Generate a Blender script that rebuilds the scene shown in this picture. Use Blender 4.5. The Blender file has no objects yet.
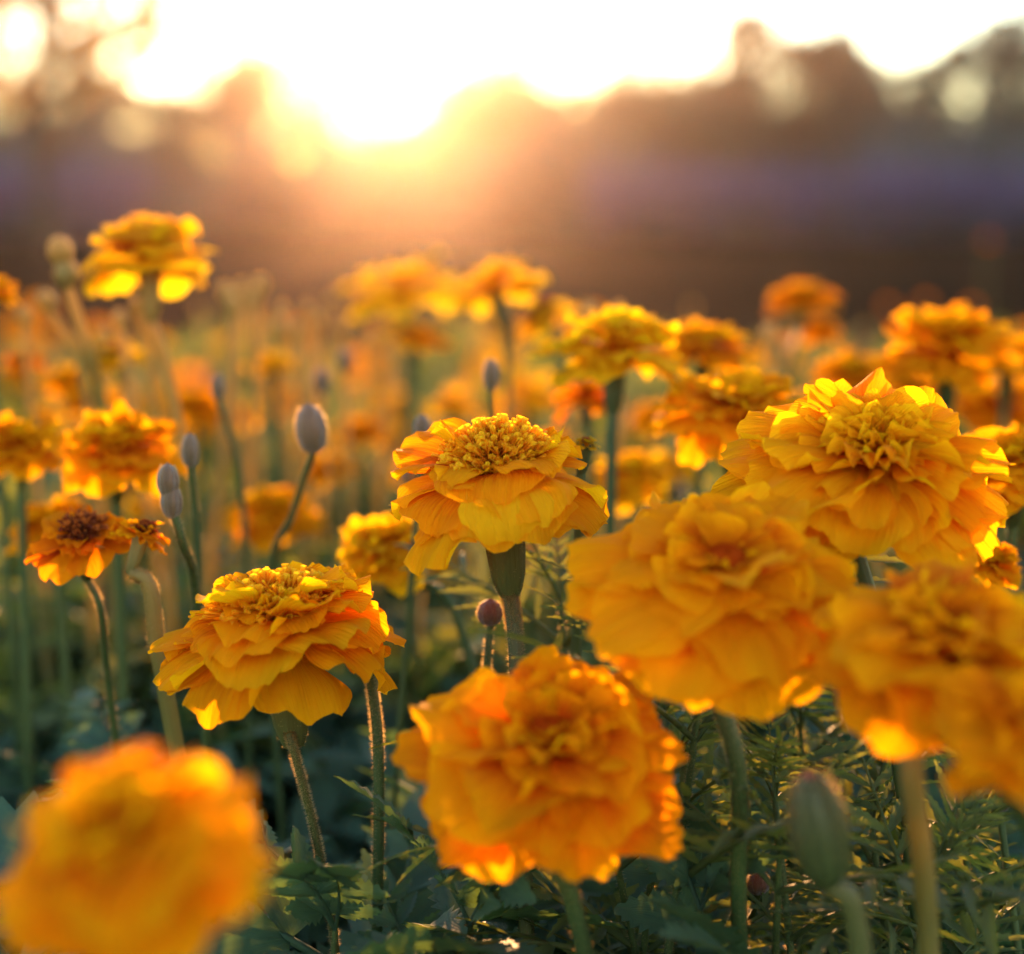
import bpy, math, random
import numpy as np
from mathutils import Vector, Matrix

S = bpy.context.scene
COL = S.collection
rad = math.radians

# ------------------------------------------------------------------ camera
CAM_H = 0.46
FPX = 1707.0                       # focal length in pixels of the 1024 px wide frame
PITCH = math.atan(267.0 / FPX)
cam_d = bpy.data.cameras.new('camera')
cam = bpy.data.objects.new('camera', cam_d)
COL.objects.link(cam)
cam.location = (0, 0, CAM_H)
cam.rotation_euler = (math.pi / 2 - PITCH, 0, 0)
cam_d.sensor_width = 36.0
cam_d.lens = 36.0 * FPX / 1024.0
cam_d.clip_start = 0.02
cam_d.clip_end = 3000
cam_d.dof.use_dof = True
cam_d.dof.focus_distance = 0.50
cam_d.dof.aperture_fstop = 4.6
S.camera = cam

# ------------------------------------------------------------------ sky, sun, exposure
SUN_ELEV = rad(5.4)
SUN_AZ = rad(-4.5)                 # from +Y, negative to the left
world = bpy.data.worlds.new("World")
S.world = world
world.use_nodes = True
wn = world.node_tree
sky = wn.nodes.new('ShaderNodeTexSky')
sky.sky_type = 'NISHITA'
sky.sun_disc = False
sky.sun_elevation = SUN_ELEV
sky.sun_rotation = SUN_AZ
sky.air_density = 1.0
sky.dust_density = 0.15
sky.ozone_density = 1.5
bg = wn.nodes['Background']
wn.links.new(sky.outputs[0], bg.inputs[0])
bg.inputs[1].default_value = 0.15

sun_d = bpy.data.lights.new('sun', 'SUN')
sun_d.energy = 2.9
sun_d.angle = rad(0.55)
sun_d.color = (1.0, 0.49, 0.19)
sun = bpy.data.objects.new('sun', sun_d)
COL.objects.link(sun)
sdir = Vector((math.sin(SUN_AZ) * math.cos(SUN_ELEV), math.cos(SUN_AZ) * math.cos(SUN_ELEV), math.sin(SUN_ELEV)))
sun.rotation_euler = sdir.to_track_quat('Z', 'Y').to_euler()
sun.location = sdir * 60

S.view_settings.view_transform = 'Standard'
S.view_settings.look = 'None'
S.view_settings.gamma = 1.0
S.view_settings.use_curve_mapping = False
S.view_settings.exposure = 2.88
S.render.engine = 'CYCLES'
S.cycles.use_denoising = True
S.cycles.max_bounces = 8
S.cycles.transmission_bounces = 6
S.cycles.volume_bounces = 0
S.cycles.caustics_reflective = False
S.cycles.caustics_refractive = False
S.cycles.sample_clamp_indirect = 8.0

# ------------------------------------------------------------------ helpers
cp, sp = math.cos(PITCH), math.sin(PITCH)
def at(px, py, d):
    """world point seen at pixel px,py at view depth d"""
    x = (px - 512.0) / FPX * d
    y = -(py - 477.0) / FPX * d
    return Vector((x, d * cp + y * sp, CAM_H - d * sp + y * cp))

def new_mesh(name, V, F, mats, att=None, fmat=None, smooth=True):
    me = bpy.data.meshes.new(name)
    V = np.asarray(V, dtype=np.float32).reshape(-1, 3)
    F4 = np.asarray(F, dtype=np.int32)
    k = F4.shape[1]
    me.vertices.add(len(V)); me.vertices.foreach_set('co', V.ravel())
    me.loops.add(F4.size); me.loops.foreach_set('vertex_index', F4.ravel())
    me.polygons.add(len(F4))
    me.polygons.foreach_set('loop_start', np.arange(0, F4.size, k, dtype=np.int32))
    me.polygons.foreach_set('loop_total', np.full(len(F4), k, dtype=np.int32))
    for m in mats: me.materials.append(m)
    if fmat is not None: me.polygons.foreach_set('material_index', np.asarray(fmat, dtype=np.int32))
    me.polygons.foreach_set('use_smooth', np.full(len(F4), smooth, dtype=bool))
    if att is not None:
        a = me.attributes.new('info', 'FLOAT_COLOR', 'POINT')
        A = np.ones((len(V), 4), dtype=np.float32); A[:, :3] = np.asarray(att, dtype=np.float32).reshape(-1, 3)
        a.data.foreach_set('color', A.ravel())
    me.update(calc_edges=True)
    return me

class MB:
    def __init__(self): self.V = []; self.F = []; self.A = []; self.M = []; self.n = 0
    def add(self, V, F, A=None, m=0):
        V = np.asarray(V, dtype=np.float64).reshape(-1, 3); F = np.asarray(F, dtype=np.int64)
        if A is None: A = np.zeros((len(V), 3))
        self.V.append(V); self.F.append(F + self.n); self.A.append(np.asarray(A).reshape(-1, 3)); self.M.append(np.full(len(F), m))
        self.n += len(V)
    def mesh(self, name, mats, smooth=True):
        return new_mesh(name, np.concatenate(self.V), np.concatenate(self.F), mats, np.concatenate(self.A), np.concatenate(self.M), smooth)

def obj(name, me, parent=None, loc=None, quat=None, scale=None):
    o = bpy.data.objects.new(name, me)
    COL.objects.link(o)
    if parent is not None: o.parent = parent
    if loc is not None: o.location = loc
    if quat is not None:
        o.rotation_mode = 'QUATERNION'; o.rotation_quaternion = quat
    if scale is not None: o.scale = (scale,) * 3 if np.isscalar(scale) else scale
    return o

def tag(o, label, cat, group=None):
    o['label'] = label; o['category'] = cat
    if group: o['group'] = group
    return o

def thing(name, loc, label, cat, group=None):
    o = bpy.data.objects.new(name, None)
    o.empty_display_size = 0.02
    COL.objects.link(o); o.location = loc
    return tag(o, label, cat, group)

def gridF(nu, nv, closed=False):
    i, j = np.meshgrid(np.arange(nu - 1), np.arange(nv if closed else nv - 1), indexing='ij')
    a = i * nv + j; b = i * nv + (j + 1) % nv
    return np.stack([a, b, b + nv, a + nv], -1).reshape(-1, 4)

def catmull(P, n):
    """smooth path through points, spaced by distance so that uneven steps do not overshoot"""
    P = [np.asarray(p, float) for p in P]
    P = [2 * P[0] - P[1]] + P + [2 * P[-1] - P[-2]]
    out = []
    segs = len(P) - 3
    for s in range(segs):
        p0, p1, p2, p3 = P[s:s + 4]
        d = [max(1e-5, np.linalg.norm(b - a)) ** .5 for a, b in ((p0, p1), (p1, p2), (p2, p3))]
        m1 = (p1 - p0) / d[0] - (p2 - p0) / (d[0] + d[1]) + (p2 - p1) / d[1]
        m2 = (p2 - p1) / d[1] - (p3 - p1) / (d[1] + d[2]) + (p3 - p2) / d[2]
        m1 = m1 * d[1]; m2 = m2 * d[1]
        t = np.linspace(0, 1, n, endpoint=(s == segs - 1))[:, None]
        out.append((2 * t ** 3 - 3 * t * t + 1) * p1 + (t ** 3 - 2 * t * t + t) * m1 + (-2 * t ** 3 + 3 * t * t) * p2 + (t ** 3 - t * t) * m2)
    return np.concatenate(out)

def frames(P):
    T = np.gradient(P, axis=0); T /= np.linalg.norm(T, axis=1)[:, None] + 1e-12
    N = np.zeros_like(T)
    a = np.array([1., 0, 0]) if abs(T[0, 0]) < .8 else np.array([0, 1., 0])
    n = a - T[0] * a.dot(T[0]); n /= np.linalg.norm(n)
    for i in range(len(P)):
        n = n - T[i] * n.dot(T[i]); n /= np.linalg.norm(n); N[i] = n
    return T, N, np.cross(T, N)

def tube(P, R, sides=8, ridge=0.0, nr=4):
    P = np.asarray(P, float); R = np.broadcast_to(np.asarray(R, float), (len(P),))
    T, N, B = frames(P)
    th = np.linspace(0, 2 * np.pi, sides, endpoint=False)
    rr = R[:, None] * (1 + ridge * np.cos(nr * th))[None]
    V = P[:, None] + rr[..., None] * (np.cos(th)[None, :, None] * N[:, None] + np.sin(th)[None, :, None] * B[:, None])
    A = np.zeros((len(P), sides, 3)); A[..., 0] = np.linspace(0, 1, len(P))[:, None]; A[..., 1] = np.abs(th / np.pi - 1)[None]
    return V.reshape(-1, 3), gridF(len(P), sides, True), A

def hairs(mb, P, R, n, ln, rng, m=1, w=0.00004):
    """short fine hairs standing off a tube"""
    P = np.asarray(P); R = np.broadcast_to(R, (len(P),)); T, N, B = frames(P)
    k = rng.uniform(0, len(P) - 1.001, n); i = k.astype(int); f = (k - i)[:, None]
    c = P[i] * (1 - f) + P[i + 1] * f; r = R[i]
    th = rng.uniform(0, 2 * np.pi, n)[:, None]
    d = np.cos(th) * N[i] + np.sin(th) * B[i]
    s = np.cross(T[i], d)
    a = c + d * (r * .96)[:, None]
    L = ln * rng.uniform(.5, 1.15, n)[:, None]
    tip = a + d * L + T[i] * L * rng.uniform(-.3, .55, n)[:, None] + s * L * rng.normal(0, .25, n)[:, None]
    V = np.stack([a - s * w + T[i] * w, a + s * w + T[i] * w, a + s * w - T[i] * w, tip + s * w * .35, tip - s * w * .35, a - s * w - T[i] * w], 1)
    V = np.stack([a - s * w, a + s * w, tip + s * w * .4, tip - s * w * .4, a - T[i] * w, a + T[i] * w, tip + T[i] * w * .4, tip - T[i] * w * .4], 1)
    o = np.arange(n)[:, None] * 8
    F = np.concatenate([o + [0, 1, 2, 3], o + [4, 5, 6, 7]])
    mb.add(V.reshape(-1, 3), F, None, m)

# ------------------------------------------------------------------ materials
def mat(name):
    m = bpy.data.materials.new(name); m.use_nodes = True
    nt = m.node_tree; nt.nodes.clear()
    out = nt.nodes.new('ShaderNodeOutputMaterial')
    return m, nt, out
def N(nt, t, **kw):
    n = nt.nodes.new(t)
    for k, v in kw.items(): setattr(n, k, v)
    return n
def ramp(nt, fac, stops):
    r = N(nt, 'ShaderNodeValToRGB')
    e = r.color_ramp.elements
    while len(e) > 1: e.remove(e[-1])
    e[0].position = stops[0][0]; e[0].color = (*stops[0][1], 1)
    for p, c in stops[1:]:
        x = e.new(p); x.color = (*c, 1)
    nt.links.new(fac, r.inputs[0])
    return r.outputs[0]
def math_n(nt, op, a, b=None, c=None):
    n = N(nt, 'ShaderNodeMath', operation=op)
    for i, x in enumerate((a, b, c)):
        if x is None: continue
        if isinstance(x, (int, float)): n.inputs[i].default_value = x
        else: nt.links.new(x, n.inputs[i])
    return n.outputs[0]

def thin_leaf_mat(name, stops, trans_gain, trans, rough, spec=0.3, vein=18.0, bump=0.25, sheen=0.0, mottle=0.35, dist=0.0006):
    """thin petal or leaf: pigment from base to tip, streaked along its length, lets light through"""
    m, nt, out = mat(name)
    L = nt.links.new
    at_ = N(nt, 'ShaderNodeAttribute', attribute_name='info')
    sep = N(nt, 'ShaderNodeSeparateColor'); L(at_.outputs['Color'], sep.inputs[0])
    u, r, v = sep.outputs
    comb = N(nt, 'ShaderNodeCombineXYZ')
    L(math_n(nt, 'MULTIPLY', v, vein), comb.inputs[0]); L(math_n(nt, 'MULTIPLY', u, 2.2), comb.inputs[1]); L(math_n(nt, 'MULTIPLY', r, 37.0), comb.inputs[2])
    nz = N(nt, 'ShaderNodeTexNoise'); nz.inputs['Scale'].default_value = 1.0; nz.inputs['Detail'].default_value = 3.0
    L(comb.outputs[0], nz.inputs['Vector'])
    f = math_n(nt, 'ADD', math_n(nt, 'MULTIPLY', u, .62), math_n(nt, 'MULTIPLY', math_n(nt, 'SUBTRACT', r, .5), .55))
    f = math_n(nt, 'ADD', f, math_n(nt, 'MULTIPLY', math_n(nt, 'SUBTRACT', nz.outputs[0], .42), mottle))
    col = ramp(nt, f, stops)
    b = N(nt, 'ShaderNodeBump'); b.inputs['Strength'].default_value = bump; b.inputs['Distance'].default_value = dist
    L(nz.outputs[0], b.inputs['Height'])
    p = N(nt, 'ShaderNodeBsdfPrincipled')
    L(col, p.inputs['Base Color']); p.inputs['Roughness'].default_value = rough
    p.inputs['Specular IOR Level'].default_value = spec
    p.inputs['Sheen Weight'].default_value = sheen
    p.inputs['Sheen Roughness'].default_value = .4
    L(b.outputs[0], p.inputs['Normal'])
    t = N(nt, 'ShaderNodeBsdfTranslucent')
    tc = N(nt, 'ShaderNodeMix', data_type='RGBA', blend_type='MULTIPLY'); tc.inputs[0].default_value = 1
    L(col, tc.inputs[6]); tc.inputs[7].default_value = (*trans_gain, 1)
    L(tc.outputs[2], t.inputs[0]); L(b.outputs[0], t.inputs[1])
    mx = N(nt, 'ShaderNodeMixShader'); mx.inputs[0].default_value = trans
    L(p.outputs[0], mx.inputs[1]); L(t.outputs[0], mx.inputs[2]); L(mx.outputs[0], out.inputs[0])
    return m

def petal_mat(name, a, b, c):
    return thin_leaf_mat(name, [(0, a), (.35, b), (.75, c)], (1, 1.4, .8), .55, .75, .03, 26, .9, mottle=.6, dist=.0009)
PETAL = {
 'orange': petal_mat('petal_orange', (.72, .08, .002), (.94, .24, .002), (.96, .32, .003)),
 'amber':  petal_mat('petal_amber', (.66, .065, .002), (.95, .26, .002), (.97, .35, .003)),
 'gold':   petal_mat('petal_gold', (.74, .10, .002), (.96, .285, .002), (.98, .375, .004)),
 'yellow': petal_mat('petal_yellow', (.84, .20, .002), (.96, .37, .004), (.97, .46, .006)),
 'deep':   petal_mat('petal_deep_orange', (.50, .04, .002), (.88, .15, .002), (.94, .24, .003)),
}
FLORET = {
 'gold': thin_leaf_mat('floret_gold', [(0, (.70, .15, .006)), (.4, (.94, .34, .006)), (.8, (.97, .50, .014))], (1, 1.15, .9), .55, .6, .2, 3, .1),
 'dark': thin_leaf_mat('floret_dark', [(0, (.10, .012, .004)), (.5, (.22, .03, .006)), (.9, (.55, .12, .01))], (1, .9, .8), .3, .6, .2, 3, .1),
}
LEAF = thin_leaf_mat('leaf_green', [(0, (.050, .090, .052)), (.4, (.070, .122, .066)), (.9, (.10, .145, .065))], (1.6, 1.5, .5), .42, .62, .25, 9, .5, .0, .5)
LEAF_L = thin_leaf_mat('leaf_pale_green', [(0, (.080, .105, .036)), (.4, (.125, .150, .048)), (.9, (.19, .185, .055))], (1.8, 1.5, .5), .5, .6, .25, 9, .4, .0, .4)  # pale shoots; also gives the far leaves a painted backlit glow
STEM = thin_leaf_mat('stem_green', [(0, (.050, .085, .022)), (.5, (.075, .105, .028)), (1, (.11, .13, .035))], (1.5, 1.2, .5), .25, .5, .35, 8, .6)
STEM_B = thin_leaf_mat('stem_brown', [(0, (.070, .085, .022)), (.5, (.12, .105, .028)), (1, (.16, .11, .03))], (1.5, 1.1, .6), .2, .5, .35, 8, .6)
STEM_P = thin_leaf_mat('stem_straw_glow_tint', [(0, (.18, .18, .05)), (.5, (.36, .30, .10)), (1, (.50, .37, .16))], (1.4, 1.1, .6), .6, .5, .3, 8, .5)  # pale straw; on the far stalks it imitates backlit golden glow
CALYX = thin_leaf_mat('calyx_green', [(0, (.06, .09, .025)), (.5, (.085, .095, .03)), (1, (.12, .10, .04))], (1.3, 1.1, .5), .3, .45, .35, 14, .8)
BUDM = thin_leaf_mat('bud_mauve', [(0, (.13, .10, .04)), (.45, (.20, .115, .06)), (.9, (.28, .14, .085))], (1.3, 1.0, .8), .3, .5, .3, 14, .8, .6)
BUDR = thin_leaf_mat('bud_red', [(0, (.12, .08, .04)), (.45, (.22, .06, .03)), (.9, (.32, .07, .03))], (1.3, .9, .6), .3, .5, .3, 14, .8, .4)
HAIR = thin_leaf_mat('fine_hair', [(0, (.22, .17, .09)), (1, (.28, .22, .12))], (2.8, 2.5, 2.0), .85, .4, .3, 1, 0)

def ground_mat(name, stops, sc, bump=.6, rough=.95):
    m, nt, out = mat(name); L = nt.links.new
    tc = N(nt, 'ShaderNodeTexCoord')
    n1 = N(nt, 'ShaderNodeTexNoise'); n1.inputs['Scale'].default_value = sc; n1.inputs['Detail'].default_value = 9; n1.inputs['Roughness'].default_value = .65
    L(tc.outputs['Object'], n1.inputs['Vector'])
    n2 = N(nt, 'ShaderNodeTexNoise'); n2.inputs['Scale'].default_value = sc * .07; n2.inputs['Detail'].default_value = 4
    L(tc.outputs['Object'], n2.inputs['Vector'])
    f = math_n(nt, 'ADD', math_n(nt, 'MULTIPLY', n1.outputs[0], .6), math_n(nt, 'MULTIPLY', n2.outputs[0], .4))
    b = N(nt, 'ShaderNodeBump'); b.inputs['Strength'].default_value = bump; b.inputs['Distance'].default_value = .02
    L(n1.outputs[0], b.inputs['Height'])
    p = N(nt, 'ShaderNodeBsdfDiffuse'); p.inputs['Roughness'].default_value = rough * .5
    L(ramp(nt, f, stops), p.inputs['Color']); L(b.outputs[0], p.inputs['Normal']); L(p.outputs[0], out.inputs[0])
    return m
FIELD = ground_mat('field_ground', [(.3, (.009, .006, .004)), (.5, (.016, .010, .006)), (.7, (.026, .016, .009))], 6, .02, 1.0)
SOIL = ground_mat('bed_soil', [(.3, (.020, .013, .008)), (.5, (.045, .030, .020)), (.7, (.085, .060, .042))], 40)
BARK = ground_mat('bark', [(.3, (.030, .022, .016)), (.5, (.065, .048, .034)), (.7, (.11, .085, .065))], 14, .9)
CROWN = thin_leaf_mat('tree_leaf', [(0, (.022, .036, .034)), (.4, (.034, .055, .048)), (.9, (.055, .080, .060))], (1.6, 1.4, .5), .4, .5, .3, 4, 0)  # slightly blue to imitate skylight on the shaded tree row
CROWN_B = thin_leaf_mat('tree_leaf_skylight_blue', [(0, (.035, .048, .056)), (.4, (.052, .070, .080)), (.9, (.07, .095, .10))], (1.5, 1.3, .6), .35, .5, .3, 4, 0)  # blue skylight on distant foliage put into the leaf colour
CROWN_G = thin_leaf_mat('tree_leaf_backlight_gold', [(0, (.22, .09, .006)), (.4, (.36, .15, .008)), (.9, (.50, .24, .012))], (1.4, 1.3, .8), .7, .5, .2, 4, 0)  # gold stands in for warm sunlight coming through the leaves
LAV = thin_leaf_mat('lavender_bloom', [(0, (.06, .05, .10)), (.4, (.09, .075, .16)), (.9, (.13, .11, .21))], (1, 1, 1), .3, .6, .2, 3, 0)

# ------------------------------------------------------------------ setting: ground
def ground(name, x0, x1, y0, y1, nx, ny, zf, m):
    X, Y = np.meshgrid(np.linspace(x0, x1, nx), np.linspace(y0, y1, ny), indexing='ij')
    me = new_mesh(name, np.stack([X, Y, zf(X, Y)], -1), gridF(nx, ny), [m], np.zeros((nx * ny, 3)))
    o = obj(name, me); o['kind'] = 'structure'; return o
ground('ground', -900, 900, -300, 1500, 60, 60, lambda X, Y: X * 0, FIELD)
ground('flower_bed_soil', -2.2, 2.2, -.4, 3.2, 120, 130, lambda X, Y: .012 + .012 * np.sin(X * 23 + np.sin(Y * 17)) * np.sin(Y * 19) , SOIL)

# ------------------------------------------------------------------ trees
def crown_mesh(name, blobs, nleaf, size, rng, m, clump=1.0):
    """leaf-sized faces in uneven clumps; blobs = (x,y,z,rx,ry,rz,density)"""
    C = []; 
    wts = np.array([b[6] * (b[3] * b[4] * b[5]) ** .7 for b in blobs]); wts /= wts.sum()
    cl = []
    for b, w in zip(blobs, wts):
        k = max(3, int(w * 90))
        d = rng.normal(size=(k, 3)); d /= np.linalg.norm(d, axis=1)[:, None]; rr = rng.uniform(.25, 1, (k, 1)) ** .6
        pts = np.array(b[:3]) + d * rr * np.array(b[3:6])
        for q in pts: cl.append((q, min(b[3:6]) * rng.uniform(.22, .5) * clump))
    n = nleaf // len(cl)
    for q, s in cl:
        kk = max(5, int(n * rng.uniform(.4, 1.6)))
        C.append(q + rng.normal(size=(kk, 3)) * s * np.array([1, 1, .75]))
    C = np.concatenate(C); n = len(C)
    d = rng.normal(size=(n, 3)); d /= np.linalg.norm(d, axis=1)[:, None]
    e = rng.normal(size=(n, 3)); e = np.cross(d, e); e /= np.linalg.norm(e, axis=1)[:, None]
    s = size * rng.uniform(.6, 1.4, (n, 1))
    C[:, 2] = np.maximum(C[:, 2], .05)
    V = np.stack([C - d * s, C + e * s * .42, C + d * s, C - e * s * .42], 1).reshape(-1, 3)
    A = np.zeros((n, 4, 3)); A[:, :, 0] = .5; A[:, :, 1] = rng.uniform(0, 1, (n, 1)); A[:, 1, 2] = .2; A[:, 3, 2] = -.2
    return new_mesh(name, V, np.arange(4 * n).reshape(-1, 4), [m], A)

def trunk_mesh(name, h, r, limbs, rng, lean=0.05):
    mb = MB()
    top = np.array([rng.normal(0, lean * h), rng.normal(0, lean * h), h])
    P = catmull([np.zeros(3), top * .35 + rng.normal(0, .04, 3) * h * [1, 1, 0], top * .7 + rng.normal(0, .04, 3) * h * [1, 1, 0], top], 6)
    R = np.linspace(1.0, .25, len(P)) * r; R[0] *= 1.35
    mb.add(*tube(P, R, 9, .06, 3))
    for q in limbs:
        i = rng.integers(len(P) // 4, len(P) - 3); a = P[i]; q = np.asarray(q)
        Q = catmull([a, a * .55 + q * .45 + np.array([0, 0, .08 * h]), q], 6)
        mb.add(*tube(Q, np.linspace(.55, .1, len(Q)) * R[i], 6))
    return mb.mesh(name, [BARK])

def tree(name, label, px, Y, blobs_px, leaf, nleaf, seed, m=CROWN, group='trees along the far edge of the field', depth=.8, lone_trunk=True, cat='tree', trunk_r=None):
    """blobs_px: (px, py, rx_px, ry_px, density) ellipses of the crown as seen, given real size and depth at distance Y"""
    rng = np.random.default_rng(seed)
    x0 = (px - 512) / FPX * Y
    t = thing(name, (x0, Y, 0), label, cat, group)
    blobs = []
    for (bx, by, rx, ry, dn) in blobs_px:
        by -= 20
        w = rx / FPX * Y
        blobs.append(((bx - 512) / FPX * Y - x0, rng.uniform(-.4, .4) * w, CAM_H + (210 - by) / FPX * Y, w, w * depth, ry / FPX * Y, dn))
    if Y > 30:                     # skirt of low branches down to the ground
        sk = max(b[3] for b in blobs)
        blobs.append((0, 0, 1.0, sk * 1.3, sk * .8, 1.05, .8))
    top = max(b[2] for b in blobs)
    limbs = [np.array(b[:3]) + rng.normal(0, .3, 3) * np.array(b[3:6]) for b in blobs for _ in range(3)]
    obj('trunk', trunk_mesh('trunk', top * .95, trunk_r or top * .032, limbs, rng), t)
    obj('crown', crown_mesh('crown', blobs, nleaf, leaf, rng, m, .5 if name == 'loose_tree' else 1.0), t)
    return t

tree('broad_tree', 'round tree just left of the low sun, its edges burnt out by the glow', 250, 44, [(285, 122, 62, 50, 1.2), (215, 150, 60, 45, 1), (255, 205, 90, 40, 1)], .16, 9000, 1)
tree('broad_tree', 'dark bushy tree below the gap-filled branches at the field edge', 95, 42, [(60, 155, 80, 48, 1), (140, 150, 70, 45, 1), (80, 205, 120, 40, 1)], .16, 10000, 2)
tree('broad_tree', 'tree at the edge of the field beyond the tall seed stalks', -60, 43, [(-60, 130, 90, 65, 1), (-90, 200, 110, 45, 1), (-10, 175, 60, 40, 1)], .16, 9000, 3)
tree('broad_tree', 'rounded tree just right of the low sun', 480, 46, [(487, 120, 54, 50, 1.2), (450, 165, 42, 36, 1), (520, 165, 50, 45, 1), (485, 215, 70, 35, 1)], .16, 9000, 4)
tree('shrub_tree', 'low bushy tree in the dip under the sun', 385, 47, [(385, 190, 62, 42, 1), (350, 215, 50, 30, 1)], .16, 7000, 5)
tree('broad_tree', 'low wide tree crown between the sunlit one and the two spires', 600, 45, [(575, 132, 52, 46, 1), (640, 128, 60, 46, 1), (690, 150, 50, 46, 1), (600, 200, 90, 42, 1)], .16, 10000, 6)
tree('slender_tree', 'thin tall tree, the narrower of two see-through spires against the sky', 745, 41, [(746, 70, 30, 44, 1.6), (742, 120, 42, 40, 1), (740, 160, 45, 50, 1)], .13, 4200, 7)
tree('broad_tree', 'dome shaped dark tree between the two see-through spires', 785, 44, [(790, 112, 48, 46, 1), (715, 135, 56, 46, 1), (815, 145, 50, 46, 1), (770, 200, 95, 42, 1)], .16, 10000, 8)
tree('slender_tree', 'thin leaning tree, the wider of two see-through spires against the sky', 840, 41.5, [(832, 84, 34, 40, 1.2), (858, 112, 30, 34, 1), (850, 150, 40, 50, 1)], .13, 4200, 9)
tree('broad_tree', 'low dark tree in the dip beside the tallest crown', 890, 46, [(885, 135, 56, 48, 1), (900, 200, 80, 42, 1)], .16, 8000, 10)
tree('broad_tree', 'tall dark green tree with sky glints in its crown at the field edge', 990, 40, [(945, 115, 46, 52, .8), (985, 85, 40, 45, .6), (1030, 95, 60, 58, .9), (950, 165, 60, 45, 1), (1030, 185, 90, 60, 1)], .16, 10000, 11)
tree('broad_tree', 'outermost tree of the row beyond the right edge of the bed', 1140, 43, [(1130, 110, 70, 60, 1), (1120, 190, 90, 50, 1)], .16, 9000, 12)
# nearer tree with loose branches, sky showing through
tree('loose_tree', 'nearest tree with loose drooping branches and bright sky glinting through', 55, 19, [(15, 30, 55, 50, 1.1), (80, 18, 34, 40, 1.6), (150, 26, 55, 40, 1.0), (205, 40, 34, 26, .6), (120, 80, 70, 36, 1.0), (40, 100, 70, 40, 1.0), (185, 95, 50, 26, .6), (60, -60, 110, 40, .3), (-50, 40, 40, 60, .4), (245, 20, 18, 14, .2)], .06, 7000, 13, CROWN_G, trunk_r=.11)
# dark shrubs in front of the tree row
for k, (px, Y, w, tp, lab) in enumerate([
    (60, 34, 150, 178, 'wide dark shrub below the loose tree'), (300, 36, 110, 185, 'dark shrub below the round tree beside the sun'),
    (560, 35, 130, 182, 'dark shrub behind the tallest cluster of hazy marigolds'), (950, 33, 150, 212, 'dark shrub under the tall tree with sky glints')]):
    tree('dark_shrub', lab, px, Y, [(px - w * .4, 222, w * .55, 222 - tp, 1), (px + w * .45, 226, w * .55, (222 - tp) * .85, 1)], .12, 5000, 40 + k, CROWN_B, 'dark shrubs in front of the tree row', cat='shrub')
# lavender hedge : violet band across the field
def lavender(px0, px1, Y, label, seed):
    rng = np.random.default_rng(seed)
    xa, xb = (px0 - 512) / FPX * Y, (px1 - 512) / FPX * Y
    t = thing('lavender_hedge', ((xa + xb) / 2, Y, 0), label, 'hedge', 'violet hedges across the field')
    w = (xb - xa) / 2
    blobs = [(x, 0, .34, .7, .5, .34, 1) for x in np.linspace(-w, w, int(w / .35))]
    obj('foliage', crown_mesh('hedge_foliage', blobs, 6000, .09, rng, CROWN_B), t)
    n = 5200
    X = rng.uniform(-w - .3, w + .3, n); Yl = rng.uniform(-.6, .6, n); Z = .72 + .14 * np.sin(X * 1.7) * .4 + rng.normal(-.12, .26, n)
    d = np.stack([rng.normal(0, .25, n), rng.normal(0, .25, n), np.ones(n)], 1); e = np.cross(d, rng.normal(size=(n, 3))); e /= np.linalg.norm(e, axis=1)[:, None]
    C = np.stack([X, Yl, Z], 1); s = rng.uniform(.07, .14, (n, 1))
    V = np.stack([C - d * s, C + e * s * .3, C + d * s, C - e * s * .3], 1)
    A = np.zeros((n, 4, 3)); A[..., 0] = .5; A[..., 1] = rng.uniform(0, 1, (n, 1))
    b = obj('blossoms', new_mesh('hedge_blossoms', V, np.arange(4 * n).reshape(-1, 4), [LAV], A), t); b['kind'] = 'stuff'
lavender(600, 1130, 27, 'long violet flowering hedge crossing the field below the dark trees', 61)
lavender(-160, 140, 29, 'short violet flowering hedge below the loose tree', 62)

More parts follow.
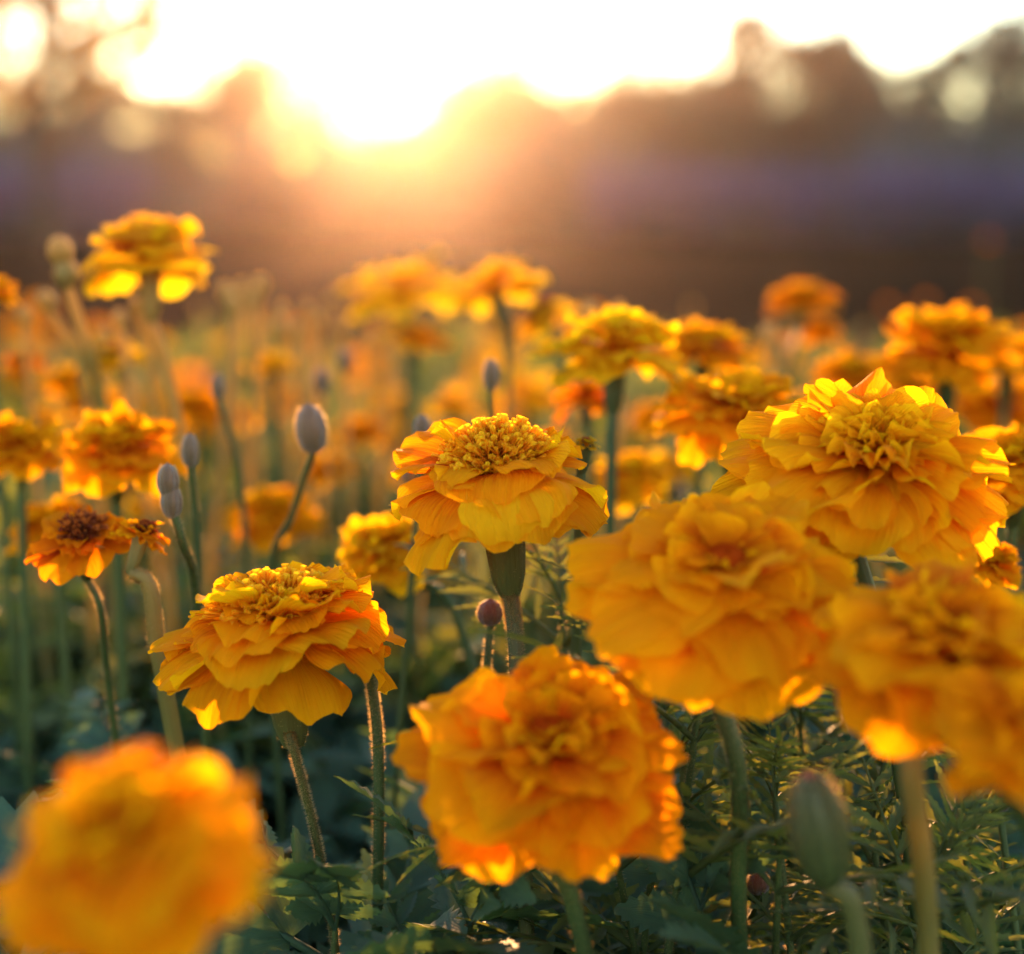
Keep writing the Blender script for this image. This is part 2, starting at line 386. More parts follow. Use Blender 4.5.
# ------------------------------------------------------------------ flower heads (unit radius)
def petal_verts(rng, n, L, W, e0, curl, cup, ruf, r0, z0, jit, nu, nv, tipk=.26, fr=2.2, phase=0.0, spread=.3):
    D = math.pi / 180
    L = L * rng.uniform(1 - jit, 1 + jit * .7, n); W = W * rng.uniform(1 - jit, 1 + jit, n)
    e0 = (e0 + rng.normal(0, 45 * jit, n)) * D; curl = (curl + rng.normal(0, 70 * jit, n)) * D
    cup = cup + rng.normal(0, .4 * jit, n); ruf = ruf * rng.uniform(.5, 1.5, n)
    phi = phase + (np.arange(n) + rng.uniform(-spread, spread, n)) / n * 2 * np.pi
    roll = rng.normal(0, 45 * jit, n) * D; yaw = rng.normal(0, 25 * jit, n) * D
    ph = rng.uniform(0, 6.28, (n, 1, 1)); ph2 = rng.uniform(0, 6.28, (n, 1, 1)); fq = fr * rng.uniform(.7, 1.4, (n, 1, 1))
    u = np.linspace(0, 1, nu)[None, :, None]; v = np.linspace(-1, 1, nv)[None, None, :]
    c = lambda a: np.asarray(a)[:, None, None]
    tip = 1 - tipk * np.abs(v) ** 2.3 + .03 * np.sin(3.1 * fq * v + ph2) + .022 * np.sin(9 * v + ph) + .010 * np.sin(21 * v + ph2)
    s = u * (1 - (1 - tip) * u ** 2)
    sm = np.clip(u / .72, 0, 1); sm = sm * sm * (3 - 2 * sm)
    w = c(W) * (.17 + .83 * sm) * (1 - .07 * u ** 5)
    K = 40; g = np.linspace(0, 1.1, K)
    el = e0[:, None] + curl[:, None] * g[None] ** 1.35
    dx = np.cos(el); dz = np.sin(el); h = g[1]
    X = np.concatenate([np.zeros((n, 1)), np.cumsum((dx[:, 1:] + dx[:, :-1]) / 2 * h, 1)], 1)
    Z = np.concatenate([np.zeros((n, 1)), np.cumsum((dz[:, 1:] + dz[:, :-1]) / 2 * h, 1)], 1)
    t = np.clip(s / 1.1 * (K - 1), 0, K - 1.001); i = t.astype(int); f = t - i
    ii = np.arange(n)[:, None, None]
    xs = (X[ii, i] * (1 - f) + X[ii, i + 1] * f) * c(L); zs = (Z[ii, i] * (1 - f) + Z[ii, i + 1] * f) * c(L)
    es = el[ii, i] * (1 - f) + el[ii, i + 1] * f
    off = c(cup) * v ** 2 * w * .9 + c(ruf) * c(L) * u ** 1.8 * (.35 + np.abs(v)) * np.sin(fq * 3.14 * v + ph + u * 2.3) \
        + .016 * c(L) * u ** 1.5 * np.sin(9 * v + ph2 + u * 3) + .020 * c(L) * u ** 4 * np.sin(15 * v * (.8 + .4 * u) + 2 * ph) - .05 * c(W) * np.exp(-(v / .16) ** 2) * u * (1 - .4 * u)
    x = xs - np.sin(es) * off; z = zs + np.cos(es) * off; y = v * w + 0 * x
    cr, sr = c(np.cos(roll)), c(np.sin(roll))
    y, z = y * cr - (z - zs) * sr, zs + (z - zs) * cr + y * sr * .8
    cy, sy = c(np.cos(yaw)), c(np.sin(yaw)); x, y = x * cy - y * sy, x * sy + y * cy
    x = x + r0
    cf, sf = c(np.cos(phi)), c(np.sin(phi))
    V = np.stack([x * cf - y * sf, x * sf + y * cf, z + z0 + rng.normal(0, .12 * jit, (n, 1, 1))], -1)
    A = np.zeros(V.shape); A[..., 0] = u; A[..., 1] = rng.uniform(0, 1, (n, 1, 1)); A[..., 2] = v
    return V, A

# layers: n, L, W, e0, curl, cup, ruffle, r0, z0
LAY = {
 'disc': [(7, .93, .54, 14, -88, -.10, .035, .12, -.02), (7, .86, .50, 26, -78, -.05, .04, .12, .05), (7, .70, .38, 40, -70, .05, .05, .12, .12), (8, .50, .22, 50, -50, .15, .07, .16, .16)],
 'dome': [(7, .99, .48, 4, -66, -.06, .05, .12, -.04), (7, .95, .46, 20, -76, -.02, .06, .12, .03), (6, .82, .38, 36, -80, .10, .07, .14, .08), (8, .56, .24, 46, -60, .3, .10, .18, .12), (8, .42, .15, 58, -45, .5, .10, .2, .15)],
 'airy': [(8, .97, .44, 2, -48, -.08, .05, .12, -.03), (8, .86, .38, 18, -46, .05, .06, .12, .05), (7, .62, .28, 40, -46, .2, .09, .10, .12)],
 'fringe': [(9, .96, .44, -4, -55, -.06, .05, .12, -.06), (9, .92, .42, 10, -55, .0, .06, .12, .01), (9, .82, .38, 24, -55, .08, .07, .12, .07), (9, .70, .31, 38, -58, .2, .09, .12, .12), (10, .56, .22, 52, -55, .35, .10, .12, .16), (10, .44, .14, 62, -40, .5, .10, .16, .18)],
 'curly': [(9, .98, .42, -4, -46, -.06, .06, .12, -.06), (10, .95, .40, 8, -50, .02, .08, .12, -.01), (11, .86, .34, 18, -50, .12, .11, .12, .05), (12, .72, .26, 32, -52, .3, .14, .12, .09),
           (12, .58, .19, 46, -56, .55, .16, .11, .12), (13, .46, .13, 60, -50, .9, .18, .09, .14), (12, .34, .09, 74, -40, 1.3, .18, .05, .16)],
 'rose': [(8, .97, .45, -10, -38, -.10, .06, .1, -.1), (9, .95, .42, 4, -50, -.02, .07, .1, -.03), (9, .84, .38, 18, -56, .10, .08, .1, .03), (8, .68, .33, 34, -62, .28, .10, .1, .08),
          (8, .52, .25, 48, -60, .5, .13, .09, .11), (7, .38, .17, 62, -50, .8, .13, .08, .12), (5, .24, .09, 70, -35, 1.0, .12, .06, .10)],
 'pom': [(10, .94, .38, 0, -45, -.08, .05, .12, -.04), (11, .90, .35, 12, -42, 0, .07, .12, .02), (12, .80, .30, 24, -40, .1, .08, .12, .08), (13, .68, .24, 38, -40, .2, .1, .12, .12),
         (13, .55, .18, 54, -38, .3, .1, .1, .15), (12, .40, .13, 70, -30, .4, .1, .06, .16)],
 'small': [(7, .95, .42, 4, -35, -.05, .06, .14, -.02), (8, .80, .34, 18, -32, .05, .09, .14, .05), (8, .58, .24, 34, -30, .1, .12, .14, .12)],
}
def head_meshes(kind, seed, hi, cmat, ccol):
    """-> mesh of the inner petals, list of single outer petals, mesh of the centre florets or None; unit radius"""
    rng = np.random.default_rng(seed)
    nu, nv = (16, 21) if hi else (8, 9)
    lay = LAY[kind]; outer = []; mb = MB(); F = gridF(nu, nv)
    for k, l in enumerate(lay):
        V, A = petal_verts(rng, *l[:9], .2 if k < 2 else .24, nu, nv, tipk=.34 if kind == 'rose' else .26, fr=1.6 if kind == 'rose' else 2.2, phase=rng.uniform(0, 6))
        for p in range(len(V)):
            if k < 2 and hi: outer.append(new_mesh('petal', V[p], F, [cmat], A[p]))
            else: mb.add(V[p], F, A[p])
    # receptacle under the petals
    prof = np.array([(.02, .30), (.10, .28), (.17, .18), (.19, .05), (.16, -.08), (.10, -.2)])
    th = np.linspace(0, 2 * np.pi, 14, endpoint=False)
    Vr = np.stack([prof[:, 0, None] * np.cos(th), prof[:, 0, None] * np.sin(th), np.repeat(prof[:, 1, None], 14, 1)], -1)
    mb.add(Vr, gridF(len(prof), 14, True), np.zeros((len(prof) * 14, 3)))
    inner = mb.mesh('inner_petals', [cmat])
    disc = None
    if kind in ('disc', 'dome', 'fringe', 'small'):
        mb = MB()
        n = {'disc': 700, 'dome': 800, 'fringe': 560, 'small': 140}[kind] if hi else 120
        Rd, Hd = {'disc': (.36, .32), 'dome': (.27, .33), 'fringe': (.34, .24), 'small': (.28, .22)}[kind]
        i = np.arange(n) + .5
        rr = np.sqrt(i / n); th = i * 2.399963
        big = {'disc': .55, 'dome': .5, 'fringe': .55, 'small': 1.0}[kind] if hi else 1.6
        for q in range(n):
            a = rr[q]; p = np.array([Rd * a * math.cos(th[q]), Rd * a * math.sin(th[q]), .17 + (Hd) * (1 - a ** 2.2) * .8])
            d = np.array([math.cos(th[q]) * a * 1.15, math.sin(th[q]) * a * 1.15, 1.05 - .35 * a]) + rng.normal(0, .27, 3); d /= np.linalg.norm(d)
            Lf = rng.uniform(.07, .24) * (1 + .5 * a); fat = rng.uniform(.65, 1.5); open_ = rng.uniform(.6, 1.9)
            x = np.cross(d, [0.3, .5, .2]); x /= np.linalg.norm(x); y = np.cross(d, x)
            t6 = np.arange(5) * 2 * np.pi / 5 + rng.uniform(0, 6)
            rows = []
            for (hh, rd, tw) in ((-.3, .010, 0), (.55, .016, 0), (.85, .024 * open_, .0), (1.0, .034 * open_, .3)):
                bend = d * hh * Lf + np.array([0, 0, -1]) * .03 * hh * hh * a
                rows.append(p + bend + big * fat * rd * (np.cos(t6 + tw)[:, None] * x + np.sin(t6 + tw)[:, None] * y))
            V = np.stack(rows); A = np.zeros(V.shape); A[..., 0] = np.array([0, .5, .85, 1.15])[:, None]; A[..., 1] = rng.uniform(.1, .9)
            mb.add(V, gridF(4, 5, True), A)
        # inner cushion so that nothing shows between the florets
        rr2 = np.linspace(0.02, 1, 8); th2 = np.linspace(0, 2 * np.pi, 20, endpoint=False)
        V = np.stack([Rd * rr2[:, None] * np.cos(th2), Rd * rr2[:, None] * np.sin(th2), np.repeat((.14 + Hd * .8 * (1 - rr2 ** 2.2))[:, None], 20, 1)], -1)
        mb.add(V, gridF(8, 20, True), np.zeros((160, 3)))
        disc = mb.mesh('disc_florets', [ccol])
    return inner, outer, disc

def calyx_mesh(seed, hairy=True, m=None):
    """ribbed green cup below a head, unit = 1 m, top at z=0"""
    rng = np.random.default_rng(seed); mb = MB()
    prof = np.array([(.0021, -.0185), (.0028, -.0168), (.0037, -.0135), (.0042, -.0080), (.0045, -.0020), (.0052, .0025), (.0064, .0045)])
    th = np.linspace(0, 2 * np.pi, 32, endpoint=False)
    r = prof[:, 0, None] * (1 + .09 * np.abs(np.cos(th * 4)) - .05)
    V = np.stack([r * np.cos(th), r * np.sin(th), np.repeat(prof[:, 1, None], 32, 1) + np.where(np.arange(7) > 5, 1, 0)[:, None] * .0018 * np.cos(th * 8)], -1)
    A = np.zeros(V.shape); A[..., 0] = np.linspace(0, 1, 7)[:, None]; A[..., 2] = np.sin(th * 4) * .5; A[..., 1] = .5
    mb.add(V, gridF(7, 32, True), A)
    P = np.stack([np.zeros(7), np.zeros(7), prof[:, 1]], 1)
    if hairy: hairs(mb, P, prof[:, 0], 500, .0007, rng)
    return mb.mesh('calyx', [m or CALYX, HAIR])

# ------------------------------------------------------------------ leaves
def leaflet(rng, L, W, nu, serr, fold, droop, nv=5):
    u = np.linspace(0, 1, nu); v = np.linspace(-1, 1, nv)
    w = W * (np.sin(np.pi * np.clip(u, 0, 1) ** .72) ** .85 + .02)
    w[-1] = W * .02
    saw = np.where(np.arange(nu) % 2 == 1, 1 + serr, 1 - serr)
    edge = np.abs(v) > .99
    ww = np.where(edge[None], (w * saw)[:, None], w[:, None])
    x = L * u[:, None] + np.where(edge[None], (np.arange(nu) % 2)[:, None] * L / nu * .5, 0) + 0 * ww
    y = ww * v[None]
    z = fold * np.abs(y) - droop * L * (u[:, None] ** 2) + .04 * W * np.sin(u[:, None] * 14 + v[None] * 3)
    A = np.zeros((nu, nv, 3)); A[..., 0] = u[:, None] * .6; A[..., 1] = rng.uniform(); A[..., 2] = v[None]
    return np.stack([x, y, z], -1).reshape(-1, 3), gridF(nu, nv), A.reshape(-1, 3)

def leaf_parts(rng, length, pairs, lw, ll, hi, broad=False, narrow_end=.55):
    """pinnate marigold leaf lying along +X from the origin"""
    mb = MB()
    droop = rng.uniform(.1, .45); side = rng.normal(0, .12)
    def axis(t): return np.array([length * t, side * length * t * t, -droop * length * t * t + .10 * length * t])
    ts = np.linspace(0, 1, 9)
    P = np.array([axis(t) for t in ts])
    mb.add(*tube(P, np.linspace(.0011, .0004, 9), 5))
    nu = 15 if hi else 6; nv = 5 if hi else 3
    for k in range(pairs):
        t = .22 + .72 * (k / max(1, pairs - 1)) if pairs > 1 else .6
        o = axis(t); tx = axis(t + .01) - axis(t - .01); tx /= np.linalg.norm(tx)
        sz = (1 - (1 - narrow_end) * abs(t - .45) * 1.6)
        for sd in (-1, 1):
            V, F, A = leaflet(rng, ll * sz * rng.uniform(.85, 1.15), lw * sz * rng.uniform(.85, 1.15), nu, .18 if hi else .0, rng.uniform(.1, .5), rng.uniform(0, .35), nv)
            ang = sd * rad(rng.uniform(38, 62)); tw = sd * rng.uniform(-.3, .5)
            d = np.array([tx[0] * math.cos(ang), tx[1] + math.sin(ang), tx[2] + rng.uniform(-.1, .25)]); d /= np.linalg.norm(d)
            up = np.array([0, 0, 1.]) + np.array([0, sd * tw, 0]); s = np.cross(up, d); s /= np.linalg.norm(s); up = np.cross(d, s)
            mb.add(o + V @ np.stack([d, s, up]), F, A, 0)
    V, F, A = leaflet(rng, ll * (1.5 if broad else 1.1), lw * (1.5 if broad else 1.0), nu, .18 if hi else 0, .25, .15, nv)
    o = axis(.97); tx = axis(1.0) - axis(.95); tx /= np.linalg.norm(tx); s = np.cross([0, 0, 1.], tx); s /= np.linalg.norm(s); up = np.cross(tx, s)
    mb.add(o + V @ np.stack([tx, s, up]), F, A, 0)
    return mb

_r = np.random.default_rng(77)
LEAVES, LEAVES_PALE, LEAVES_BROAD = [], [], []
for k in range(5):
    mb = leaf_parts(_r, .085, 6, .0048, .030, True); LEAVES.append(mb.mesh('feather_leaf', [LEAF]))
for k in range(3):
    mb = leaf_parts(_r, .065, 6, .0019, .026, True); LEAVES_PALE.append(mb.mesh('fine_leaf', [LEAF_L]))
for k in range(3):
    mb = leaf_parts(_r, .05, 3, .0085, .030, True, True); LEAVES_BROAD.append(mb.mesh('broad_leaf', [LEAF]))
LOW = [leaf_parts(_r, .085, 5, .0062, .032, False) for _ in range(6)]

def basis(d, roll=0.0):
    """rotation taking +X to direction d, +Z kept upward"""
    d = Vector(d).normalized(); up = Vector((0, 0, 1))
    s = up.cross(d)
    s = s.normalized() if s.length > 1e-4 else Vector((0, 1, 0))
    z = d.cross(s)
    m = Matrix((d, s, z)).transposed()
    return (m @ Matrix.Rotation(roll, 3, 'X')).to_quaternion()

# ------------------------------------------------------------------ marigolds
HEADS = {}
def head_cache(kind, colour, seed, hi):
    key = (kind, colour, seed, hi)
    if key not in HEADS:
        HEADS[key] = head_meshes(kind, seed, hi, PETAL[colour], FLORET['dark' if kind == 'small' else 'gold'])
    return HEADS[key]
CAL_H = calyx_mesh(5); CAL = calyx_mesh(5, False); CAL_P = calyx_mesh(5, False, STEM_P); CAL_B = calyx_mesh(5, True, STEM_B)

def stem_obj(parent, base, pts, r0, r1, m, seed, hair=0, name='stem'):
    rng = np.random.default_rng(seed)
    P = catmull([np.asarray(p) - np.asarray(base) for p in pts], 12)
    R = r0 + (r1 - r0) * np.linspace(0, 1, len(P)) ** 1.6
    mb = MB(); V, F, A = tube(P, R, 12 if hair else 7, .07, 5); A = A.reshape(-1, 3); A[:, 2] = np.tile(np.linspace(-1, 1, 12 if hair else 7), len(P))
    mb.add(V, F, A)
    if hair:
        z = P[:, 2]; k = max(0, int(np.argmax(z > max(0.02, z.max() - .17))) - 1)
        hairs(mb, P[k:], R[k:], int(hair * 2.6), .0010, rng)
    return obj(name, mb.mesh('stem', [m, HAIR]), parent), P, R

def add_leaves(stem, P, ts, meshes, rng, sc=1.0, az0=None):
    T = np.gradient(P, axis=0)
    az = rng.uniform(0, 6.28) if az0 is None else az0
    for t in ts:
        i = int(t * (len(P) - 1))
        for sd in (0, math.pi):
            a = az + sd + rng.normal(0, .25)
            d = (math.cos(a), math.sin(a), rng.uniform(.35, .9))
            obj('leaf', meshes[rng.integers(len(meshes))], stem, P[i], basis(d, rng.normal(0, .35)), sc * rng.uniform(.75, 1.2))
        az += math.pi / 2

def marigold(label, px, py, d, wpx, kind, colour, seed, toward=8, side=0, way=(), hi=False, stem_m=None, hair=0, leaves=0, base=None, spin=0.0, group='marigolds in bloom', sr=.0021, flat=1.0):
    rng = np.random.default_rng(seed * 7 + 3)
    R = wpx / 2 * d / FPX / 1.02
    H = at(px, py, d)
    ax = Vector((math.sin(rad(side)), -math.sin(rad(toward)), 1.0))
    ax.z = math.sqrt(max(.05, 1 - min(.95, ax.x ** 2 + ax.y ** 2))); ax.normalize()
    cs = min(1.25, max(.45, R / .030))
    cc = cs * (1.15 if hair else 1.0)
    neck = H - ax * (.0208 * cc + .12 * R)
    if way: ways = [at(*w) for w in way]
    else: ways = [Vector((neck.x, neck.y, 0)) * .55 + neck * .45 - ax * .02 + Vector((rng.normal(0, .006), rng.normal(0, .006), 0))]
    last = ways[-1]
    if base is None:
        dv = last - neck; k = last.z / max(.03, -dv.z) * .55
        b = Vector((last.x + max(-.06, min(.06, dv.x * k)), last.y + max(-.06, min(.06, dv.y * k)), .008))
    else: b = Vector(base)
    root = thing('marigold', b, label, 'flower', group)
    pts = [b] + ways[::-1] + [neck - ax * .012 if False else neck]
    st, P, RR = stem_obj(root, b, pts, sr * 1.05, sr * cs ** .4, stem_m or STEM, seed, hair)
    if leaves:
        add_leaves(st, P, np.linspace(.28, .66, leaves), LEAVES, rng, .9)
    q = ax.to_track_quat('Z', 'Y')
    inner, outer, disc = head_cache(kind, colour, seed, hi)
    obj('calyx', CAL_P if stem_m is STEM_P else CAL_B if stem_m is STEM_B else CAL_H if hair else CAL, root, (H - ax * .12 * R - ax * .0035 * cc) - b, q, cc)
    qs = q @ Vector((0, 0, 1)).rotation_difference(Vector((0, 0, 1)))
    if spin: 
        from mathutils import Quaternion
        qs = q @ Quaternion((0, 0, 1), rad(spin))
    h = obj('flower_head', inner, root, H - b, qs, (R, R, R * flat))
    for p in outer: obj('petal', p, h)
    if disc is not None: obj('disc_florets', disc, h)
    root['head'] = h.name
    return root

M = marigold
# in and near the plane of focus
domed = M('sharp golden marigold with a fuzzy dome centre and drooping wide petals on an upright stem', 500, 487, 0.505, 244, 'dome', 'gold', 101, 5, -5, [(515, 640, .505)], True, STEM_B, 1500, 0, sr=.0022, spin=-90, flat=0.9)
h = bpy.data.objects[domed['head']]
v = h.rotation_quaternion.inverted() @ Vector((.08, -1, 0))
for (da, L_, W_, e_, c_, z_, colr, sd) in ((0, 1.02, .40, 30, -128, .06, 'yellow', 5), (-.75, .62, .24, 50, -110, .16, 'gold', 6), (.62, .60, .22, 52, -105, .16, 'gold', 7)):
    V, A = petal_verts(np.random.default_rng(sd), 1, L_, W_, e_, c_, -.10, .03, .20, z_, .001, 20, 21, fr=1.2, phase=math.atan2(v.y, v.x) + da, spread=0)
    obj('petal', new_mesh('petal', V[0], gridF(20, 21), [PETAL[colr]], A[0]), h)
M('sharp golden marigold with layered petals and ragged fringe on a thin hairy stem', 281, 632, 0.5, 252, 'fringe', 'gold', 102, 0, -5, [(290, 735, .50), (321, 862, .51)], True, STEM_B, 2200, 0, sr=.0011, flat=0.88)
M('sharp large golden orange marigold with curled tangled inner petals', 872, 464, 0.485, 284, 'curly', 'gold', 103, 27, 2, [(880, 640, .50)], True, STEM, 0, 0, flat=0.74)
M('soft orange marigold with wide smooth petals, beside the large curly one', 724, 576, 0.435, 314, 'rose', 'amber', 104, 25, 2, [(736, 760, .455), (739, 930, .47)], True, STEM, 1200, 0, sr=.0021, flat=0.68)
M('amber marigold with rose-like centre and hanging lower petals, lowest in the middle of the bed', 547, 752, 0.425, 290, 'rose', 'amber', 105, 23, 0, [(572, 900, .45)], True, STEM, 900, 0, sr=.0022, spin=250, flat=0.92)
M('very blurred amber marigold closest to the camera, alone in the bottom corner', 126, 842, 0.305, 306, 'rose', 'gold', 106, 25, -4, [(170, 960, .33)], True, flat=0.8)
M('blurred bright orange marigold on a stout pale stem beside the big green bud', 940, 642, 0.395, 286, 'rose', 'amber', 107, 16, 4, [(912, 760, .39), (928, 930, .42)], True, STEM_P, 0, 0, sr=.0024, flat=0.76)
M('deep orange blurred marigold cut off by the frame below the bright one', 1030, 728, 0.36, 200, 'rose', 'orange', 108, 25, 12, [(1040, 860, .40)], True, flat=0.8)
M('small ragged orange marigold with dark red centre', 84, 540, .545, 104, 'small', 'deep', 109, 22, 4, [(98, 600, .55), (108, 680, .57)], True, STEM, 500, 1, sr=.0012)
M('half withered orange marigold with a few petals on a thick pale stem', 142, 536, .535, 62, 'small', 'orange', 110, -10, 18, [(146, 580, .535), (158, 650, .54)], True, STEM_P, 500, 0, sr=.0026)
# second rank, softly blurred
M('golden yellow marigold half hidden behind the dark-centred small one', 52, 528, .68, 92, 'pom', 'gold', 201, 6, -6)
M('tawny pompom marigold above the two grey buds', 118, 452, 0.63, 132, 'pom', 'gold', 202, 12, 6, leaves=1, flat=1.0)
M('tawny marigold at the left edge beside the pompom', 18, 448, 0.66, 98, 'pom', 'gold', 203, 8, 0, leaves=1, flat=1.0)
M('blurred golden marigold glowing among stems below the mauve bud', 276, 518, .78, 102, 'pom', 'gold', 204, 8, 0)
M('yellow marigold tucked behind the sharp fuzzy-domed one', 385, 552, .63, 112, 'pom', 'yellow', 205, 10, -10, [(440, 590, .62), (470, 660, .62)], sr=.0016)
M('wide blurred golden marigold behind the large curly one', 735, 412, 0.63, 172, 'pom', 'gold', 206, 8, 0, leaves=1, flat=0.7)
M('flat wide yellow marigold with fine petals on a dark stem', 616, 352, 0.66, 152, 'pom', 'yellow', 207, -4, 3, [(612, 420, .66)], leaves=1, flat=1.0)
M('golden marigold touching the flat wide yellow one', 705, 348, 0.74, 102, 'pom', 'gold', 208, 4, 4, flat=0.8)
M('orange marigold seen from below, hanging under the flat wide yellow one', 585, 398, .72, 74, 'airy', 'deep', 209, -18, -8)
M('dull yellow marigold low behind the fuzzy-domed one', 632, 478, .74, 86, 'pom', 'yellow', 210, 6, 0)
M('golden marigold cut by the right edge behind the curly one', 1014, 474, .58, 140, 'pom', 'gold', 211, 12, -4)
M('small gold marigold peeping between the curly one and the blurred bright one', 992, 566, .56, 66, 'pom', 'gold', 212, 16, 8)
M('broad blurred golden marigold topping the cluster above the curly one', 945, 352, 0.74, 146, 'pom', 'gold', 213, 6, -5, leaves=1, flat=1.0)
M('golden marigold at the frame edge behind the broad blurred cluster', 1010, 362, 0.8, 104, 'pom', 'gold', 214, 6, 4, flat=0.8)
M('small blurred golden marigold leading the cluster above the curly one', 852, 375, 0.84, 88, 'pom', 'gold', 215, 6, 0, flat=0.8)
M('golden marigold low at the right edge, between the curly one and the broad blurred cluster', 1004, 408, .84, 112, 'pom', 'gold', 216, 8, 0, flat=.85)
M('golden marigold tucked between the small leading bloom and the curly one', 905, 392, .92, 92, 'pom', 'amber', 217, 8, 0, flat=.85)
for k, (px, py, d, w) in enumerate(((236, 415, .95, 60), (90, 402, .9, 62), (455, 402, .98, 62), (560, 452, .82, 70), (668, 470, .85, 76), (360, 432, 1.0, 56), (45, 415, 1.0, 52), (330, 470, .9, 60), (150, 505, .85, 58), (655, 420, .95, 60), (505, 430, 1.0, 58), (420, 470, .9, 62))):
    M('blurred golden bloom packed low among the stalks in the middle of the bed', px, py, d, w, ('airy', 'pom')[k % 2], ('yellow', 'gold')[k % 2], (201, 202, 205)[k % 3], 6, (k * 5) % 17 - 8, flat=.85, group='golden blooms packed in the middle of the bed')
# tall ones against the far trees
M('tall golden marigold standing above the bed with its underside showing', 150, 262, .715, 146, 'disc', 'yellow', 301, -8, 0, [(165, 360, .72)], sr=.0022, stem_m=STEM_P, spin=35)
M('small flat orange marigold on a tall stem against the dark field', 803, 300, 0.95, 78, 'pom', 'orange', 302, 4, 0, [(790, 360, .96)], flat=0.75)
M('tiny orange marigold just under the tall flat one', 818, 331, .98, 46, 'pom', 'orange', 303, 8, 6)
M('golden marigold cut by the left edge beside tall seed stalks', -8, 292, 0.7, 56, 'pom', 'gold', 304, 4, 6)
M('hazy golden marigold nearest the sun glow', 402, 288, 1.0, 122, 'airy', 'yellow', 305, 2, -6)
M('hazy golden marigold tilted beside the one nearest the sun glow', 494, 288, 0.86, 104, 'airy', 'yellow', 306, -2, -14)
M('small hazy orange marigold below the pair nearest the sun glow', 418, 338, .90, 74, 'airy', 'gold', 307, -6, 10)
M('narrow tilted yellow marigold between the hazy pair and the flat wide one', 546, 320, .84, 72, 'small', 'yellow', 308, -6, -28)
M('small bright yellow marigold among the tall hazy stalks', 273, 366, .92, 62, 'airy', 'yellow', 309, 6, 0)
M('small orange red marigold behind the tall seed stalks', 24, 366, .84, 48, 'small', 'deep', 310, 6, -12)
M('yellow marigold tilted up behind the tall golden one', 114, 362, .84, 66, 'small', 'yellow', 311, 6, -22)
M('dim yellow marigold low between the red one and the tilted one', 68, 382, .92, 52, 'pom', 'gold', 312, 8, 0)
M('small blurred golden marigold beside the tawny pompom', 196, 408, 0.95, 64, 'pom', 'gold', 313, 8, 0)
M('dull gold marigold blurred among stalks behind the fuzzy dome', 530, 396, 1.0, 78, 'airy', 'yellow', 314, 6, 0)
M('faint gold marigold below the small bright yellow one', 285, 402, 1.15, 46, 'pom', 'gold', 315, 6, 0)
M('half open gold marigold peeping over the shoulder of the fuzzy-domed one', 586, 444, .535, 26, 'small', 'yellow', 316, 4, 10)

# far part of the bed: many small blooms nothing tells apart
rng = np.random.default_rng(9)
FARL = 'small out of focus marigold deep in the far half of the bed'
k = 0
while k < 180:
    d = rng.uniform(.95, 2.8); px = rng.uniform(-120, 1140)
    z = rng.uniform(.19, .30)
    py = 210 + (CAM_H - z) * FPX / d
    M(FARL, px, py, d, rng.uniform(.038, .062) * FPX / d, ('pom', 'airy')[k % 2], ('gold', 'yellow', 'yellow', 'amber')[k % 4], (201, 202, 205, 208)[k % 4], rng.uniform(-5, 15), rng.uniform(-12, 12), group='small blurred marigolds in the far half of the bed')
    k += 1
# a few lone blooms in the field beyond
for px, py, d, w in ((888, 306, 2.9, 13), (926, 302, 3.1, 13), (972, 306, 3.0, 12), (988, 240, 4.0, 10)):
    M('tiny dim orange bloom, out of focus against the dark field', px, py, d, w, 'pom', 'deep', 208, 4, 0, group='dim blooms against the dark field')

# ------------------------------------------------------------------ buds
def bud_mesh(seed, m, elong=2.2, hair=0, tipm=None):
    """closed ribbed bud, unit radius, base at z=0"""
    rng = np.random.default_rng(seed); mb = MB()
    t = np.linspace(0, 1, 13)
    r = np.sin(np.pi * np.clip(t * .90 + .06, 0, 1)) ** .5; r[0] = .3; r[-1] = .30
    th = np.linspace(0, 2 * np.pi, 24, endpoint=False)
    tw = t[:, None] * .5
    rr = r[:, None] * (1 + .05 * np.cos(8 * (th[None] + tw)))
    V = np.stack([rr * np.cos(th), rr * np.sin(th), np.repeat(t[:, None] * elong * 1.0, 24, 1)], -1)
    A = np.zeros(V.shape); A[..., 0] = t[:, None] * 1.3; A[..., 1] = rng.uniform(.3, .7); A[..., 2] = np.sin(4 * th)
    mb.add(V, gridF(13, 24, True), A)
    # folded petal tips closing the top
    for k in range(7):
        a = k / 7 * 6.283 + rng.uniform(-.2, .2)
        c = np.array([.27 * math.cos(a), .27 * math.sin(a), elong * .985]); tip = np.array([.02 * math.cos(a), .02 * math.sin(a), elong * 1.06])
        s = np.array([-math.sin(a), math.cos(a), 0]) * .15
        mb.add(np.stack([c - s, c + s, tip + s * .3, tip - s * .3]), [[0, 1, 2, 3]], np.full((4, 3), .8), 2 if tipm else 0)
    if hair:
        P = np.stack([np.zeros(13), np.zeros(13), t * elong], 1); hairs(mb, P, r, hair, .17, rng, 1, .012)
    return mb.mesh('bud', [m, HAIR] + ([tipm] if tipm else []))
BUDS = {'mauve': [bud_mesh(1, BUDM, 3.0, 900), bud_mesh(2, BUDM, 3.7, 900)], 'red': [bud_mesh(3, BUDR, 2.0, 500)], 'green': [bud_mesh(4, CALYX, 4.1, 900, BUDR)], 'straw': [bud_mesh(6, STEM_P, 2.4, 300), bud_mesh(7, STEM_P, 3.0, 300)]}
